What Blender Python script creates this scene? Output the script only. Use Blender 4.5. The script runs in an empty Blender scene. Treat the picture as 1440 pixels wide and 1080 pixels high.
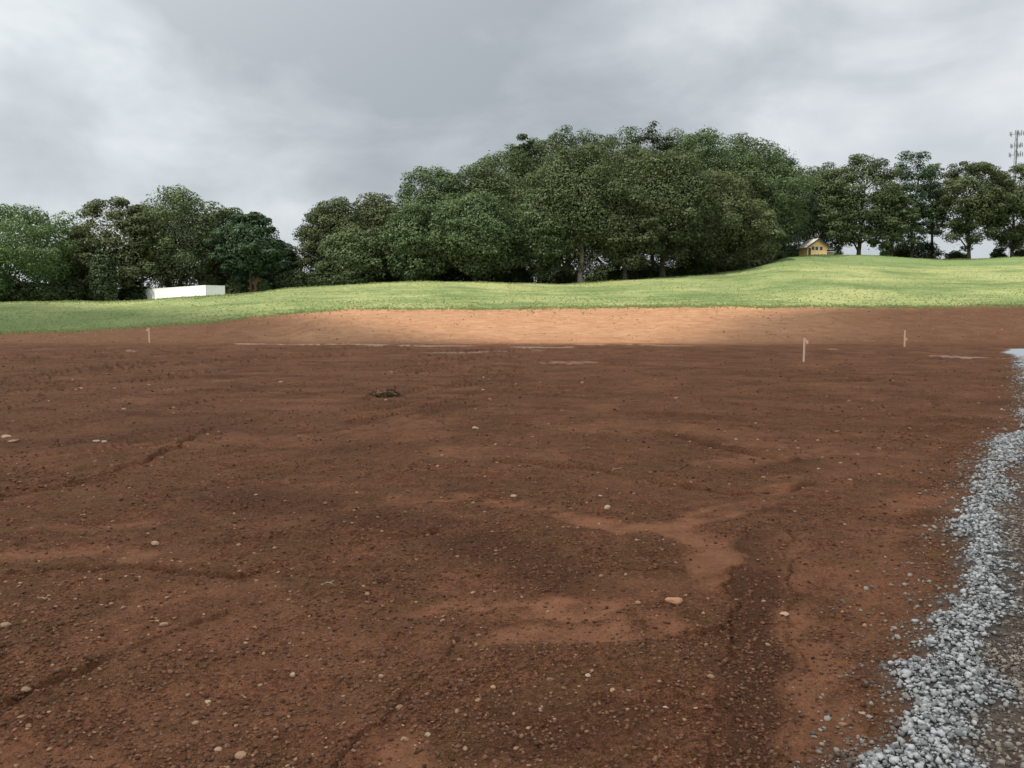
import bpy, math, random
import numpy as np
from mathutils import Vector, Matrix
SC = bpy.context.scene
COL = SC.collection
R_ = math.radians
rng = np.random.default_rng(11)

# ------------------------------------------------------------------ camera
F = 1175.0; HOR = 448.0; CAMH = 1.6
P = math.atan((540 - HOR) / F)
cp, sp = math.cos(P), math.sin(P)
def ray(px, py):
    u = (px - 720) / F; v = (540 - py) / F
    return u, cp + v * sp, -sp + v * cp
def at(px, py, Y):
    x, y, z = ray(px, py); t = Y / y
    return Vector((x * t, Y, CAMH + z * t))
def slope(py):                      # rise per metre of depth for a row
    _, y, z = ray(720, py); return z / y
def flat(px, py):                   # a point of the level pad
    x, y, z = ray(px, py); t = -CAMH / z
    return (x * t, y * t)

cam = bpy.data.cameras.new('camera'); cam.sensor_width = 36; cam.lens = F / 1440 * 36
cam.clip_start = 0.05; cam.clip_end = 8000
co = bpy.data.objects.new('camera', cam); COL.objects.link(co)
co.location = (0, 0, CAMH); co.rotation_euler = (math.pi / 2 - P, 0, 0)
SC.camera = co

# ------------------------------------------------------------------ noise
def _h(ix, iy, seed):
    n = (ix * 374761393 + iy * 668265263 + seed * 974711) & 0xffffffff
    n = ((n ^ (n >> 13)) * 1274126177) & 0xffffffff
    n = (n ^ (n >> 16)) & 0xffffffff
    return n / 4294967295.0
def vnoise(x, y, seed=0):           # value noise, -1..1
    xi = np.floor(x).astype(np.int64); yi = np.floor(y).astype(np.int64)
    fx = x - xi; fy = y - yi
    fx = fx * fx * fx * (fx * (fx * 6 - 15) + 10); fy = fy * fy * fy * (fy * (fy * 6 - 15) + 10)
    a = _h(xi, yi, seed); b = _h(xi + 1, yi, seed); c = _h(xi, yi + 1, seed); d = _h(xi + 1, yi + 1, seed)
    return ((a * (1 - fx) + b * fx) * (1 - fy) + (c * (1 - fx) + d * fx) * fy) * 2 - 1
def fbm(x, y, octv=4, seed=0, gain=.5):
    s = 0; a = 1; t = 0
    for k in range(octv):
        ca, sa = math.cos(k * 1.1 + .4), math.sin(k * 1.1 + .4)
        s = s + a * vnoise((x * ca - y * sa) * 2.03 ** k, (x * sa + y * ca) * 2.03 ** k, seed + k * 17); t += a; a *= gain
    return s / t
def sstep(a, b, x):
    t = np.clip((x - a) / (b - a), 0, 1); return t * t * (3 - 2 * t)

# ------------------------------------------------------------------ terrain profile
BND = [(-300,470),(0,470),(100,467),(200,462),(300,454),(350,448),(400,442),(450,438),(520,435),(700,435),(880,432),(1000,431),(1100,433),(1440,431),(1700,431)]
CREST = [(-300,96,425),(0,98,423),(200,99,421),(316,99,413.5),(400,106,405),(550,116,397.5),(640,118,394),(780,119,399),(830,121,397),(950,127,388.5),(1045,134,381),(1095,146,361),(1140,153,358),(1180,155,358),(1250,158,360.5),(1320,158,364.5),(1400,158,361),(1440,158,360),(1700,158,358)]
DB = 75.0
cols = np.linspace(-240, 1680, 193)
Dg = np.concatenate([np.linspace(0, 260, 521), np.geomspace(262, 4200, 60)])
tab = np.zeros((len(cols), len(Dg)))
for i, c in enumerate(cols):
    rb = np.interp(c, [b[0] for b in BND], [b[1] for b in BND])
    dc = np.interp(c, [b[0] for b in CREST], [b[1] for b in CREST])
    rc = np.interp(c, [b[0] for b in CREST], [b[2] for b in CREST])
    zb = CAMH + slope(rb) * DB; zc = CAMH + slope(rc) * dc
    mid = (DB + dc) / 2; zm = zb + (zc - zb) * .47
    d0 = 56 if c > 420 else 60
    ds = [0, d0, DB, mid, dc, dc + 14, dc + 60, 420, 4200]
    zs = [0, 0, zb, zm, zc, zc - .9, zc - 6, -14, -60]
    tab[i] = np.interp(Dg, ds, zs)
k = np.exp(-np.linspace(-2, 2, 15) ** 2); k /= k.sum()
kk = np.exp(-np.linspace(-2, 2, 7) ** 2); kk /= kk.sum()
for i in range(len(cols)):
    e = np.pad(tab[i, :521], 7, mode='edge'); tab[i, :521] = np.convolve(e, k, 'valid')
for j in range(len(Dg)):
    e = np.pad(tab[:, j], 3, mode='edge'); tab[:, j] = np.convolve(e, kk, 'valid')
def base_h(x, y):
    x = np.asarray(x, float); y = np.asarray(y, float)
    r = np.hypot(x, y)
    th = np.abs(np.arctan2(x, y)); lim = math.atan(.8)
    D = np.where(th < lim, y, r * math.cos(lim))
    u = np.where(th < lim, x / np.maximum(y, 1e-3), np.sign(x) * .8)
    pc = np.clip(720 + F * u, cols[0], cols[-1] - 1e-6)
    ci = (pc - cols[0]) / (cols[1] - cols[0]); c0 = np.clip(np.floor(ci).astype(int), 0, len(cols) - 2); fc = ci - c0
    dj = np.interp(D, Dg, np.arange(len(Dg))); j0 = np.clip(np.floor(dj).astype(int), 0, len(Dg) - 2); fj = dj - j0
    z = (tab[c0, j0] * (1 - fj) + tab[c0, j0 + 1] * fj) * (1 - fc) + (tab[c0 + 1, j0] * (1 - fj) + tab[c0 + 1, j0 + 1] * fj) * fc
    return z, D, pc
def ground_z(x, y):
    return float(full_h(np.array([x]), np.array([y]))[0][0])

def poly_dist(x, y, pts):           # distance and signed side to a ground polyline
    best = np.full(x.shape, 1e9); side = np.zeros(x.shape)
    for (ax, ay), (bx, by) in zip(pts[:-1], pts[1:]):
        dx, dy = bx - ax, by - ay; L = dx * dx + dy * dy + 1e-9
        t = np.clip(((x - ax) * dx + (y - ay) * dy) / L, 0, 1)
        qx = x - ax - t * dx; qy = y - ay - t * dy
        d = np.hypot(qx, qy); m = d < best
        s = np.sign(dx * (y - ay) - dy * (x - ax))
        best = np.where(m, d, best); side = np.where(m, s, side)
    return best, side
G = lambda *p: [flat(a, b) for a, b in p]
# creases and small windrows left by the grader: (line, height m, width m)
CREASE = [
 (G((-60,712),(40,690),(130,676),(220,640),(300,603)), .050, .16),
 (G((-80,1030),(0,1000),(100,955),(170,915),(240,882),(310,862)), .036, .07),
 (G((440,1110),(500,1045),(560,990),(645,903)), .018, .05),
 (G((600,590),(740,598),(900,605),(1010,628),(1120,650)), .050, .22),
 (G((700,648),(820,657),(930,680),(1060,692),(1130,680)), .055, .20),
 (G((600,535),(800,545),(950,560),(1120,576)), .060, .35),
 (G((-60,540),(60,524),(150,514),(270,494)), .07, .5),
 (G((1110,520),(1200,532),(1290,545),(1340,577)), .07, .35),
 (G((300,760),(420,748),(520,760),(600,752)), .03, .16),
 (G((640,800),(730,838),(850,800),(960,800)), .022, .10),
 (G((20,800),(160,792),(320,806),(450,780)), .028, .13),
 (G((1150,500),(1290,505),(1390,497)), .08, .5),
 (G((380,520),(520,515),(700,500)), .06, .5),
 (G((700,500),(860,498),(1100,492)), .07, .6),
 (G((860,860),(930,900),(1010,880)), .02, .07),
 (G((990,1110),(1010,950),(1030,830),(1050,740)), .02, .06),
 (G((1120,1110),(1110,950),(1105,830),(1100,740)), .02, .06),
 (G((150,560),(330,545),(520,560)), .05, .3),
]
SILT = [  # pale washed fine soil: line, half width
 (G((610,880),(680,858),(760,858),(840,862),(900,880)), .22, 1.0),
 (G((660,898),(760,900),(860,896)), .15, .8),
 (G((440,852),(540,868),(620,880)), .10, .7),
 (G((560,700),(600,700),(650,695)), .16, .75),
 (G((690,706),(800,728),(880,740),(940,738),(1000,718),(1060,702),(1105,668)), .15, .8),
 (G((950,742),(1010,765),(1010,800),(960,830)), .16, .7),
 (G((-60,782),(120,772),(250,786)), .16, .6),
 (G((80,738),(200,735)), .14, .5),
 (G((1120,860),(1140,960),(1160,1110)), .14, .6),
 (G((530,1010),(570,1080),(560,1120)), .12, .7),
 (G((1000,650),(1180,632),(1270,640)), .3, .45),
 (G((780,598),(860,608),(960,600)), .4, .4),
 (G((-20,1080),(90,1060),(200,1085)), .14, .5),
 (G((560,590),(640,592)), .3, .4),
 (G((1240,720),(1320,700),(1350,690)), .2, .55),
 (G((1200,900),(1240,860),(1290,780)), .14, .4),
]
DARK = [
 (G((1062,750),(1062,900),(1060,1110)), .13, .9),
 (G((650,770),(740,790),(800,820)), .30, .7),
 (G((340,700),(430,705)), .4, .6),
 (G((1100,655),(1210,650)), .45, .6),
 (G((250,860),(330,850)), .2, .5),
 (G((-60,640),(120,620),(300,600)), .7, .45),
 (G((760,1040),(880,1020)), .15, .5),
 (G((420,720),(600,740)), .3, .45),
]
STREAK = [ # thin pale sand and puddle-silt streaks at the back of the pad
 (G((335,483),(480,484),(620,487),(790,488)), .5, 1.0),
 (G((500,497),(640,496),(760,491)), .35, .6),
 (G((780,509),(840,509)), .16, .6),
 (G((172,493.5),(226,493.5)), .25, .9),
 (G((1244,501),(1300,502),(1345,503)), .28, 1.0), (G((1300,501.5),(1400,503)), .3, 1.0),
 (G((1150,491),(1178,490)), .3, .6), (G((820,484),(1100,487)), .35, .45),
]
def road_edge(x, y):                # metres right of the gravel's ragged left edge
    n = Vector((1, -.6)).normalized()
    return (x + .53 - .6 * y - .62 * sstep(9.5, 13, y) * sstep(40, 33, y)) * n.x
def full_h(x, y, sp_=None):
    """height and surface masks at ground points; sp_ = mesh spacing for octave fading"""
    z, D, pc = base_h(x, y)
    r = np.hypot(x, y)
    if sp_ is None: sp_ = np.full(x.shape, .004)
    wob = fbm(x * .35, y * .35, 3, 5) * 1.5 + fbm(x * 1.6, y * 1.6, 3, 8) * .9
    grass = sstep(-.25, .35, D - DB - wob * 0.8) 
    soil = 1 - grass
    # long undulations
    und = fbm(x * .12, y * .12, 3, 21)
    z = z + und * .05 * sstep(4, 25, r) + grass * fbm(x * .1, y * .1, 3, 3) * .22 * sstep(78, 90, D)
    e = road_edge(x, y) + fbm(x * .8, y * .8, 3, 61) * .28 + fbm(x * 5, y * 5, 2, 62) * .09
    gap = np.exp(-((r - 9.9) / 1.5) ** 2) * np.exp(-((e - .38) / .3) ** 2)   # brown bare patch inside the gravel
    gravel = sstep(-.06, .30, e) * (D < 47)
    gravel = np.where(pc > 1380, gravel, gravel * sstep(1330, 1380, pc) + gravel * (r < 12) * (1 - sstep(1330, 1380, pc)))
    gravel = gravel * sstep(46.5, 43, y + fbm(x * .6, y * .6, 2, 66) * 1.2)
    berm = np.exp(-((e - .20 - .012 * r) / (.10 + .008 * r)) ** 2) * gravel
    gravel = gravel * (1 - .9 * gap)
    z = z + berm * .04 + gravel * .015
    silt = np.zeros(x.shape); dark = np.zeros(x.shape); streak = np.zeros(x.shape)
    near = r < 75
    xn, yn = x[near], y[near]
    wx = xn + fbm(xn * 3, yn * 3, 3, 31) * .10 + fbm(xn * .7, yn * .7, 2, 35) * .05 * np.minimum(r[near], 12) * .3
    wy = yn + fbm(xn * 3 + 9, yn * 3, 3, 32) * .10 + fbm(xn * .7 + 4, yn * .7, 2, 36) * .05 * np.minimum(r[near], 12) * .3
    s = np.zeros(xn.shape); dk = np.zeros(xn.shape); st = np.zeros(xn.shape); cz = np.zeros(xn.shape)
    for pts, w, a in SILT:
        d, _ = poly_dist(wx, wy, pts); s = np.maximum(s, a * (1 - sstep(w * .55, w * 1.35, d)))
    for pts, w, a in DARK:
        d, _ = poly_dist(wx, wy, pts); dk = np.maximum(dk, a * (1 - sstep(w * .4, w * 1.5, d)))
    for pts, w, a in STREAK:
        d, _ = poly_dist(xn + fbm(xn * .5, yn * .5, 2, 41) * .8, yn + fbm(xn * .3, yn * .3, 2, 43) * .8, pts); st = np.maximum(st, a * (1 - sstep(w * .6, w * 1.25, d)))
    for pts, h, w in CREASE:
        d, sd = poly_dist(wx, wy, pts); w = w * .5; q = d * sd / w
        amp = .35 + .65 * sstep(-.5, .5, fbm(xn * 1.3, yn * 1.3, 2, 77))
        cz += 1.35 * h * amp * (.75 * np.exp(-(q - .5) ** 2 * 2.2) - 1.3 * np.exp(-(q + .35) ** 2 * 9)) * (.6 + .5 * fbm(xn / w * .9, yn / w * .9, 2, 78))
        dk = np.maximum(dk, .75 * amp * np.exp(-(q + .35) ** 2 * 3))  # shade of each groove painted in as darker soil colour
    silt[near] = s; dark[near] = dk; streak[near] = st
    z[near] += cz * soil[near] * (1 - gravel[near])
    brk = sstep(-.38, .30, fbm(x * 2.1, y * 2.1, 4, 131) + .55 * fbm((x * .8 + y * .6) * 1.5, (y * .8 - x * .6) * 9, 3, 133)); silt = silt * (.25 + .75 * brk)
    # faint grader and wheel lines: one family fans forward on the left, the other crosses on the right
    lf = sstep(1.0, -3.0, x - y * .05)
    def lines(phi, seed, wl):
        a = x * math.cos(phi) + y * math.sin(phi); b = -x * math.sin(phi) + y * math.cos(phi) + fbm(x * .13, y * .13, 2, seed + 3) * 2.2
        q = fbm(a * .16 / wl, b * 1.5 / wl, 3, seed); return np.maximum(0, 1 - np.abs(q) * 7) * sstep(-.1, .35, fbm(a * .12, b * .5, 2, seed + 9))
    ln = lines(R_(70), 201, .55) * lf + lines(R_(-22), 211, 1.0) * (1 - lf) + .7 * lines(R_(4), 221, 2.2) * sstep(12, 25, r)
    mot = sstep(.10, .45, fbm(x * .7, y * 1.5, 4, 241)) * sstep(7, 16, r) * (r < 58) * soil * (1 - gravel); dark = np.maximum(dark, mot * .65); z = z + mot * .02 * fbm(x * 3, y * 3, 2, 243)
    ln = ln * soil * (1 - gravel) * (r < 56)
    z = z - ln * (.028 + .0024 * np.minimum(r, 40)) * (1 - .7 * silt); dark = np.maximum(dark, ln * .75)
    # random broad loose/smooth pattern
    pat = fbm(x * .9, y * .9, 4, 51)
    silt = np.maximum(silt, .32 * sstep(.18, .5, pat)) * soil
    rough = np.clip(1 - silt * .93, 0, 1) * soil * (1 - gravel)
    z = z - silt * .012 * (r < 40)
    # clods: octaves, faded where the mesh cannot carry them
    for wl, am, sd in ((.9, .016, 1), (.42, .013, 2), (.2, .010, 3), (.1, .009, 4), (.05, .0082, 5), (.026, .0058, 6), (.015, .0036, 7)):
        f = sstep(.5, 2.2, wl / sp_)
        n = vnoise(x / wl + sd * 7.3, y / wl - sd * 3.1, 100 + sd)
        n = np.where(n > 0, n ** 1.0, n * .55) if wl < .3 else n
        z = z + am * n * f * (rough if wl < .3 else soil * (.4 + .6 * rough) * (1 - gravel * .8))
    return z, grass, gravel, silt, dark, streak, berm, D, pc

# ------------------------------------------------------------------ helpers
def new_mesh(name, verts, faces, mats=(), smooth=False, parent=None, link=True, nside=None):
    """verts (n,3) array, faces (m,k) int array or list"""
    me = bpy.data.meshes.new(name)
    if isinstance(faces, np.ndarray):
        m, kx = faces.shape
        me.vertices.add(len(verts)); me.vertices.foreach_set('co', np.asarray(verts, np.float32).ravel())
        me.loops.add(m * kx); me.loops.foreach_set('vertex_index', faces.astype(np.int32).ravel())
        me.polygons.add(m); me.polygons.foreach_set('loop_start', np.arange(0, m * kx, kx, dtype=np.int32))
        try: me.polygons.foreach_set('loop_total', np.full(m, kx, np.int32))
        except Exception: pass
        me.update(calc_edges=True)
    else:
        me.from_pydata([tuple(v) for v in verts], [], [tuple(f) for f in faces]); me.update()
    for mt in mats: me.materials.append(mt)
    if smooth: me.polygons.foreach_set('use_smooth', np.ones(len(me.polygons), bool))
    o = bpy.data.objects.new(name, me)
    if link: COL.objects.link(o)
    if parent: o.parent = parent
    return o
def attr(o, name, arr, dom='POINT'):
    a = o.data.attributes.new(name, 'FLOAT', dom); a.data.foreach_set('value', np.asarray(arr, np.float32))
def tag(o, label=None, cat=None, group=None, kind=None):
    if label: o['label'] = label
    if cat: o['category'] = cat
    if group: o['group'] = group
    if kind: o['kind'] = kind
    return o
def empty(name, loc, label, cat, group=None, rz=0):
    o = bpy.data.objects.new(name, None); COL.objects.link(o); o.location = loc; o.rotation_euler = (0, 0, rz)
    o.empty_display_size = .3
    return tag(o, label, cat, group)
class MB:
    def __init__(s): s.v = []; s.f = []
    def box(s, x0, x1, y0, y1, z0, z1):
        b = len(s.v)
        s.v += [(x0,y0,z0),(x1,y0,z0),(x1,y1,z0),(x0,y1,z0),(x0,y0,z1),(x1,y0,z1),(x1,y1,z1),(x0,y1,z1)]
        s.f += [tuple(b + i for i in q) for q in ((3,2,1,0),(4,5,6,7),(0,1,5,4),(1,2,6,5),(2,3,7,6),(3,0,4,7))]; return s
    def prism(s, prof, y0, y1):      # profile in x,z extruded along y
        b = len(s.v); n = len(prof)
        s.v += [(x, y0, z) for x, z in prof] + [(x, y1, z) for x, z in prof]
        s.f += [tuple(b + i for i in range(n)), tuple(b + n + i for i in reversed(range(n)))]
        s.f += [(b + i, b + n + i, b + n + (i + 1) % n, b + (i + 1) % n) for i in range(n)]; return s
    def tube(s, pts, rad, n=7):
        pts = [Vector(p) for p in pts]; b = len(s.v)
        for i, p in enumerate(pts):
            t = (pts[min(i + 1, len(pts) - 1)] - pts[max(i - 1, 0)]).normalized()
            a = t.cross(Vector((0.13, 1, 0.07)) if abs(t.y) < .9 else Vector((1, 0, 0))).normalized(); c = t.cross(a)
            for k in range(n):
                q = p + (a * math.cos(2 * math.pi * k / n) + c * math.sin(2 * math.pi * k / n)) * rad[i]
                s.v.append(tuple(q))
        for i in range(len(pts) - 1):
            for k in range(n):
                s.f.append((b + i * n + k, b + i * n + (k + 1) % n, b + (i + 1) * n + (k + 1) % n, b + (i + 1) * n + k))
        s.f.append(tuple(b + k for k in reversed(range(n)))); e = b + (len(pts) - 1) * n; s.f.append(tuple(e + k for k in range(n)))
        return s
    def build(s, name, mat, parent=None, smooth=False):
        return new_mesh(name, s.v, s.f, (mat,), smooth, parent)

# ------------------------------------------------------------------ materials
def mat(name):
    m = bpy.data.materials.new(name); m.use_nodes = True; m.node_tree.nodes.clear(); return m, m.node_tree
class NT:
    def __init__(s, t): s.t = t
    def n(s, ty, **kw):
        nd = s.t.nodes.new(ty)
        for k_, v in kw.items(): setattr(nd, k_, v)
        return nd
    def l(s, a, b): s.t.links.new(a, b)
    def noise(s, vec, scale, detail=4, rough=.55, dist=0):
        nd = s.n('ShaderNodeTexNoise'); nd.inputs['Scale'].default_value = scale; nd.inputs['Detail'].default_value = detail
        nd.inputs['Roughness'].default_value = rough; nd.inputs['Distortion'].default_value = dist
        if vec is not None: s.l(vec, nd.inputs['Vector'])
        return nd.outputs[0]
    def math(s, op, a, b=None, clamp=False):
        nd = s.n('ShaderNodeMath', operation=op, use_clamp=clamp)
        for i, q in enumerate((a, b)):
            if q is None: continue
            if isinstance(q, (int, float)): nd.inputs[i].default_value = q
            else: s.l(q, nd.inputs[i])
        return nd.outputs[0]
    def mr(s, v, a, b, c=0, d=1):
        nd = s.n('ShaderNodeMapRange'); s.l(v, nd.inputs[0])
        for i, q in enumerate((a, b, c, d)): nd.inputs[i + 1].default_value = q
        return nd.outputs[0]
    def mix(s, f, a, b, blend='MIX'):
        nd = s.n('ShaderNodeMix', data_type='RGBA', blend_type=blend)
        for i, q in ((0, f), (6, a), (7, b)):
            if isinstance(q, (int, float)): nd.inputs[i].default_value = q
            elif isinstance(q, tuple): nd.inputs[i].default_value = (*q, 1)
            else: s.l(q, nd.inputs[i])
        return nd.outputs[2]
    def at(s, name): return s.n('ShaderNodeAttribute', attribute_name=name).outputs['Fac']
    def ramp(s, f, stops):
        nd = s.n('ShaderNodeValToRGB'); s.l(f, nd.inputs[0]); cr = nd.color_ramp
        while len(cr.elements) < len(stops): cr.elements.new(.5)
        for e, (p, c) in zip(cr.elements, stops): e.position = p; e.color = (*c, 1)
        return nd.outputs[0]
    def out(s, col, rough=.9, bump=None, bstr=.4, bdist=.02, spec=.25, extra=None):
        p = s.n('ShaderNodeBsdfPrincipled'); o = s.n('ShaderNodeOutputMaterial')
        if isinstance(col, tuple): p.inputs['Base Color'].default_value = (*col, 1)
        else: s.l(col, p.inputs['Base Color'])
        if isinstance(rough, (int, float)): p.inputs['Roughness'].default_value = rough
        else: s.l(rough, p.inputs['Roughness'])
        p.inputs['Specular IOR Level'].default_value = spec
        if bump is not None:
            b = s.n('ShaderNodeBump'); b.inputs['Strength'].default_value = bstr; b.inputs['Distance'].default_value = bdist
            s.l(bump, b.inputs['Height']); s.l(b.outputs[0], p.inputs['Normal'])
        s.l(p.outputs[0], o.inputs[0]); return p

SOIL_D = (.062, .023, .0105); SOIL_M = (.145, .057, .028); SOIL_P = (.30, .14, .080)
def ground_material():
    m, t = mat('ground_surface'); n = NT(t)
    pos = n.n('ShaderNodeNewGeometry').outputs['Position']
    grass, gravel, silt, dark, streak, berm, bank = [n.at(a) for a in ('grass', 'gravel', 'silt', 'dark', 'streak', 'berm', 'bank')]
    n1 = n.noise(pos, .7, 5, .6); n2 = n.noise(pos, 6, 5, .65); n3 = n.noise(pos, 38, 4, .7); n4 = n.noise(pos, 150, 3, .7)
    # soil
    f = n.math('ADD', n.math('MULTIPLY', n1, .45), n.math('ADD', n.math('MULTIPLY', n2, .65), n.math('MULTIPLY', n3, 1.25)))
    f = n.math('ADD', f, n.math('MULTIPLY', n4, 1.2))
    soil = n.ramp(n.mr(f, 1.57, 1.97), [(0, SOIL_D), (.5, SOIL_M), (1, (.255, .110, .058))])
    hv = n.noise(pos, 2.3, 3, .6); soil = n.mix(n.mr(hv, .42, .60, 0, .8), soil, n.mix(.55, soil, (.125, .068, .032)))
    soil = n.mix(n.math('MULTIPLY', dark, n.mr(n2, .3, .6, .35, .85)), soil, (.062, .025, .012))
    siltc = n.mix(n2, (.20, .083, .043), (.29, .130, .072))
    soil = n.mix(n.math('MULTIPLY', silt, n.mr(n2, .3, .65, .55, .95)), soil, siltc)
    # tiny pale specks of grit
    vo = n.n('ShaderNodeTexVoronoi'); vo.inputs['Scale'].default_value = 55; n.l(pos, vo.inputs['Vector'])
    sel = n.math('GREATER_THAN', n.n('ShaderNodeSeparateColor').outputs[0], .5)
    sc_ = t.nodes[-2] if False else None
    sep = [x for x in t.nodes if x.type == 'SEPARATE_COLOR'][0]; n.l(vo.outputs['Color'], sep.inputs[0])
    sel.node.inputs[1].default_value = .965
    spk = n.math('MULTIPLY', sel, n.mr(vo.outputs['Distance'], .18, .32, 1, 0))
    soil = n.mix(n.math('MULTIPLY', spk, n.math('SUBTRACT', 1, n.math('MULTIPLY', silt, .8))), soil, (.36, .24, .17))
    # orange subsoil on the cut bank, drier, with faint grader lines
    mp = n.n('ShaderNodeMapping'); mp.inputs['Scale'].default_value = (.75, 1.3, 1.6); n.l(pos, mp.inputs[0])
    gl = n.noise(mp.outputs[0], 1.6, 5, .65)
    bankc = n.ramp(n.mr(n.math('ADD', gl, n.math('MULTIPLY', n1, .5)), .5, .98), [(0, (.235, .118, .062)), (.5, (.305, .164, .091)), (1, (.38, .220, .128))])
    soil = n.mix(bank, soil, bankc)
    soil = n.mix(n.math('MULTIPLY', streak, n.mr(n2, .34, .52, .15, 1)), soil, (.42, .285, .22))
    # grass field
    g1 = n.noise(pos, .09, 4, .6); g2 = n.noise(pos, .9, 5, .7); g3 = n.noise(pos, 3.2, 5, .8)
    mp2 = n.n('ShaderNodeMapping'); mp2.inputs['Scale'].default_value = (.05, .5, .5); n.l(pos, mp2.inputs[0])
    g4 = n.noise(mp2.outputs[0], 1.1, 4, .6)
    gf = n.math('ADD', n.math('ADD', n.math('MULTIPLY', g1, 1.5), n.math('MULTIPLY', g4, .8)), n.math('ADD', n.math('MULTIPLY', g2, .8), n.math('MULTIPLY', g3, .9)))
    gc = n.ramp(n.mr(gf, 1.70, 2.28), [(0, (.090, .135, .050)), (.45, (.165, .203, .080)), (1, (.265, .278, .122))])
    gc = n.mix(n.math('MULTIPLY', n.at('lush_and_shade'), .75), gc, n.mix(g2, (.090, .150, .056), (.145, .200, .080)))
    c = n.mix(grass, soil, gc)
    # gravel bed, dust between the stones
    gv = n.noise(pos, 60, 3, .8); gv2 = n.noise(pos, 1.5, 4, .6)
    vg = n.n('ShaderNodeTexVoronoi'); vg.inputs['Scale'].default_value = 26; n.l(pos, vg.inputs['Vector'])
    hs = n.n('ShaderNodeSeparateColor'); n.l(vg.outputs['Color'], hs.inputs[0])
    gcol = n.mix(hs.outputs[0], (.055, .034, .023), (.17, .14, .115))
    gcol = n.mix(n.mr(gv2, .42, .62, 0, .55), gcol, (.15, .095, .07))
    gcol = n.mix(berm, gcol, (.12, .12, .125))
    gcol = n.mix(n.at('pad'), gcol, (.44, .47, .52))
    c = n.mix(gravel, c, gcol)
    vc = n.n('ShaderNodeTexVoronoi'); vc.inputs['Scale'].default_value = 70; n.l(pos, vc.inputs['Vector'])
    vc2 = n.n('ShaderNodeTexVoronoi'); vc2.inputs['Scale'].default_value = 28; n.l(pos, vc2.inputs['Vector'])
    crumb = n.math('ADD', n.math('MULTIPLY', n.mr(vc.outputs['Distance'], 0, .6, 1, 0), .35), n.math('MULTIPLY', n.mr(vc2.outputs['Distance'], 0, .7, 1, 0), .5))
    bh = n.math('ADD', n.math('ADD', n.math('MULTIPLY', n3, .5), n.math('MULTIPLY', n4, .35)), n.math('MULTIPLY', crumb, .55))
    bstr = n.math('SUBTRACT', 1, n.math('MULTIPLY', silt, .7))
    p = n.out(c, .93, n.math('MULTIPLY', bh, bstr), 1.0, .045, .12)
    return m
def leaf_material(name, dark, mid, light, trans=.22):
    m, t = mat(name); n = NT(t)
    v = n.at('tone'); oi = n.n('ShaderNodeObjectInfo').outputs['Random']
    c = n.ramp(v, [(0, dark), (.55, mid), (1, light)])
    hsv = n.n('ShaderNodeHueSaturation'); n.l(c, hsv.inputs['Color'])
    n.l(n.mr(oi, 0, 1, .493, .516), hsv.inputs['Hue']); n.l(n.mr(oi, 0, 1, .85, 1.15), hsv.inputs['Value'])
    d = n.n('ShaderNodeBsdfDiffuse'); tr = n.n('ShaderNodeBsdfTranslucent'); gl = n.n('ShaderNodeBsdfGlossy'); gl.inputs['Roughness'].default_value = .45
    n.l(hsv.outputs[0], d.inputs[0]); n.l(hsv.outputs[0], tr.inputs[0]); gl.inputs[0].default_value = (.8, .85, .8, 1)
    a = n.n('ShaderNodeMixShader'); a.inputs[0].default_value = trans; n.l(d.outputs[0], a.inputs[1]); n.l(tr.outputs[0], a.inputs[2])
    b = n.n('ShaderNodeMixShader'); b.inputs[0].default_value = .012; n.l(a.outputs[0], b.inputs[1]); n.l(gl.outputs[0], b.inputs[2])
    o = n.n('ShaderNodeOutputMaterial'); n.l(b.outputs[0], o.inputs[0]); return m
def simple(name, col, rough=.7, var=.0, scale=8, bump=.0, spec=.3, stretch=(1, 1, 1)):
    m, t = mat(name); n = NT(t)
    tc = n.n('ShaderNodeTexCoord').outputs['Object']; mp = n.n('ShaderNodeMapping'); mp.inputs['Scale'].default_value = stretch; n.l(tc, mp.inputs[0])
    a = n.noise(mp.outputs[0], scale, 4, .6)
    c = n.mix(n.mr(a, .3, .7), tuple(q * (1 - var) for q in col), tuple(min(1, q * (1 + var)) for q in col))
    n.out(c, rough, a if bump else None, bump, .02, spec); return m
def stone_material(name, a, b, scale=1.0):
    m, t = mat(name); n = NT(t)
    v = n.at('tone'); oi = n.n('ShaderNodeObjectInfo').outputs['Random']
    pos = n.n('ShaderNodeNewGeometry').outputs['Position']; nz = n.noise(pos, 90 * scale, 4, .7)
    f = n.math('ADD', n.math('ADD', v, n.math('MULTIPLY', oi, .3)), n.math('MULTIPLY', n.math('SUBTRACT', nz, .5), .5), True)
    n.out(n.mix(f, a, b), .85, nz, .3, .01, .25); return m

M = {}
M['ground'] = ground_material()
M['oak'] = leaf_material('oak_leaves', (.054, .074, .034), (.090, .118, .052), (.150, .184, .088))
M['bright'] = leaf_material('bright_leaves', (.045, .070, .026), (.090, .135, .046), (.170, .225, .085), .3)
M['olive'] = leaf_material('olive_leaves', (.060, .074, .034), (.115, .136, .062), (.200, .220, .108))
M['bluish'] = leaf_material('blue_green_leaves', (.028, .046, .026), (.054, .084, .042), (.098, .140, .070))
M['pine'] = leaf_material('pine_needles', (.030, .042, .022), (.060, .082, .038), (.105, .132, .064), .12)
M['shrub'] = leaf_material('shrub_leaves', (.024, .036, .015), (.048, .070, .026), (.088, .115, .043))
M['grassb'] = leaf_material('grass_blades', (.19, .245, .095), (.28, .31, .13), (.37, .375, .18), .55)
M['drygrass'] = leaf_material('dry_roots', (.035, .022, .012), (.085, .060, .032), (.24, .18, .11), .1)
M['bark'] = simple('bark', (.085, .070, .056), .95, .35, 3, .6, .1, (1, 1, .25))
M['barkpale'] = simple('pale_bark', (.30, .27, .23), .95, .25, 3, .5, .1, (1, 1, .25))
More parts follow.
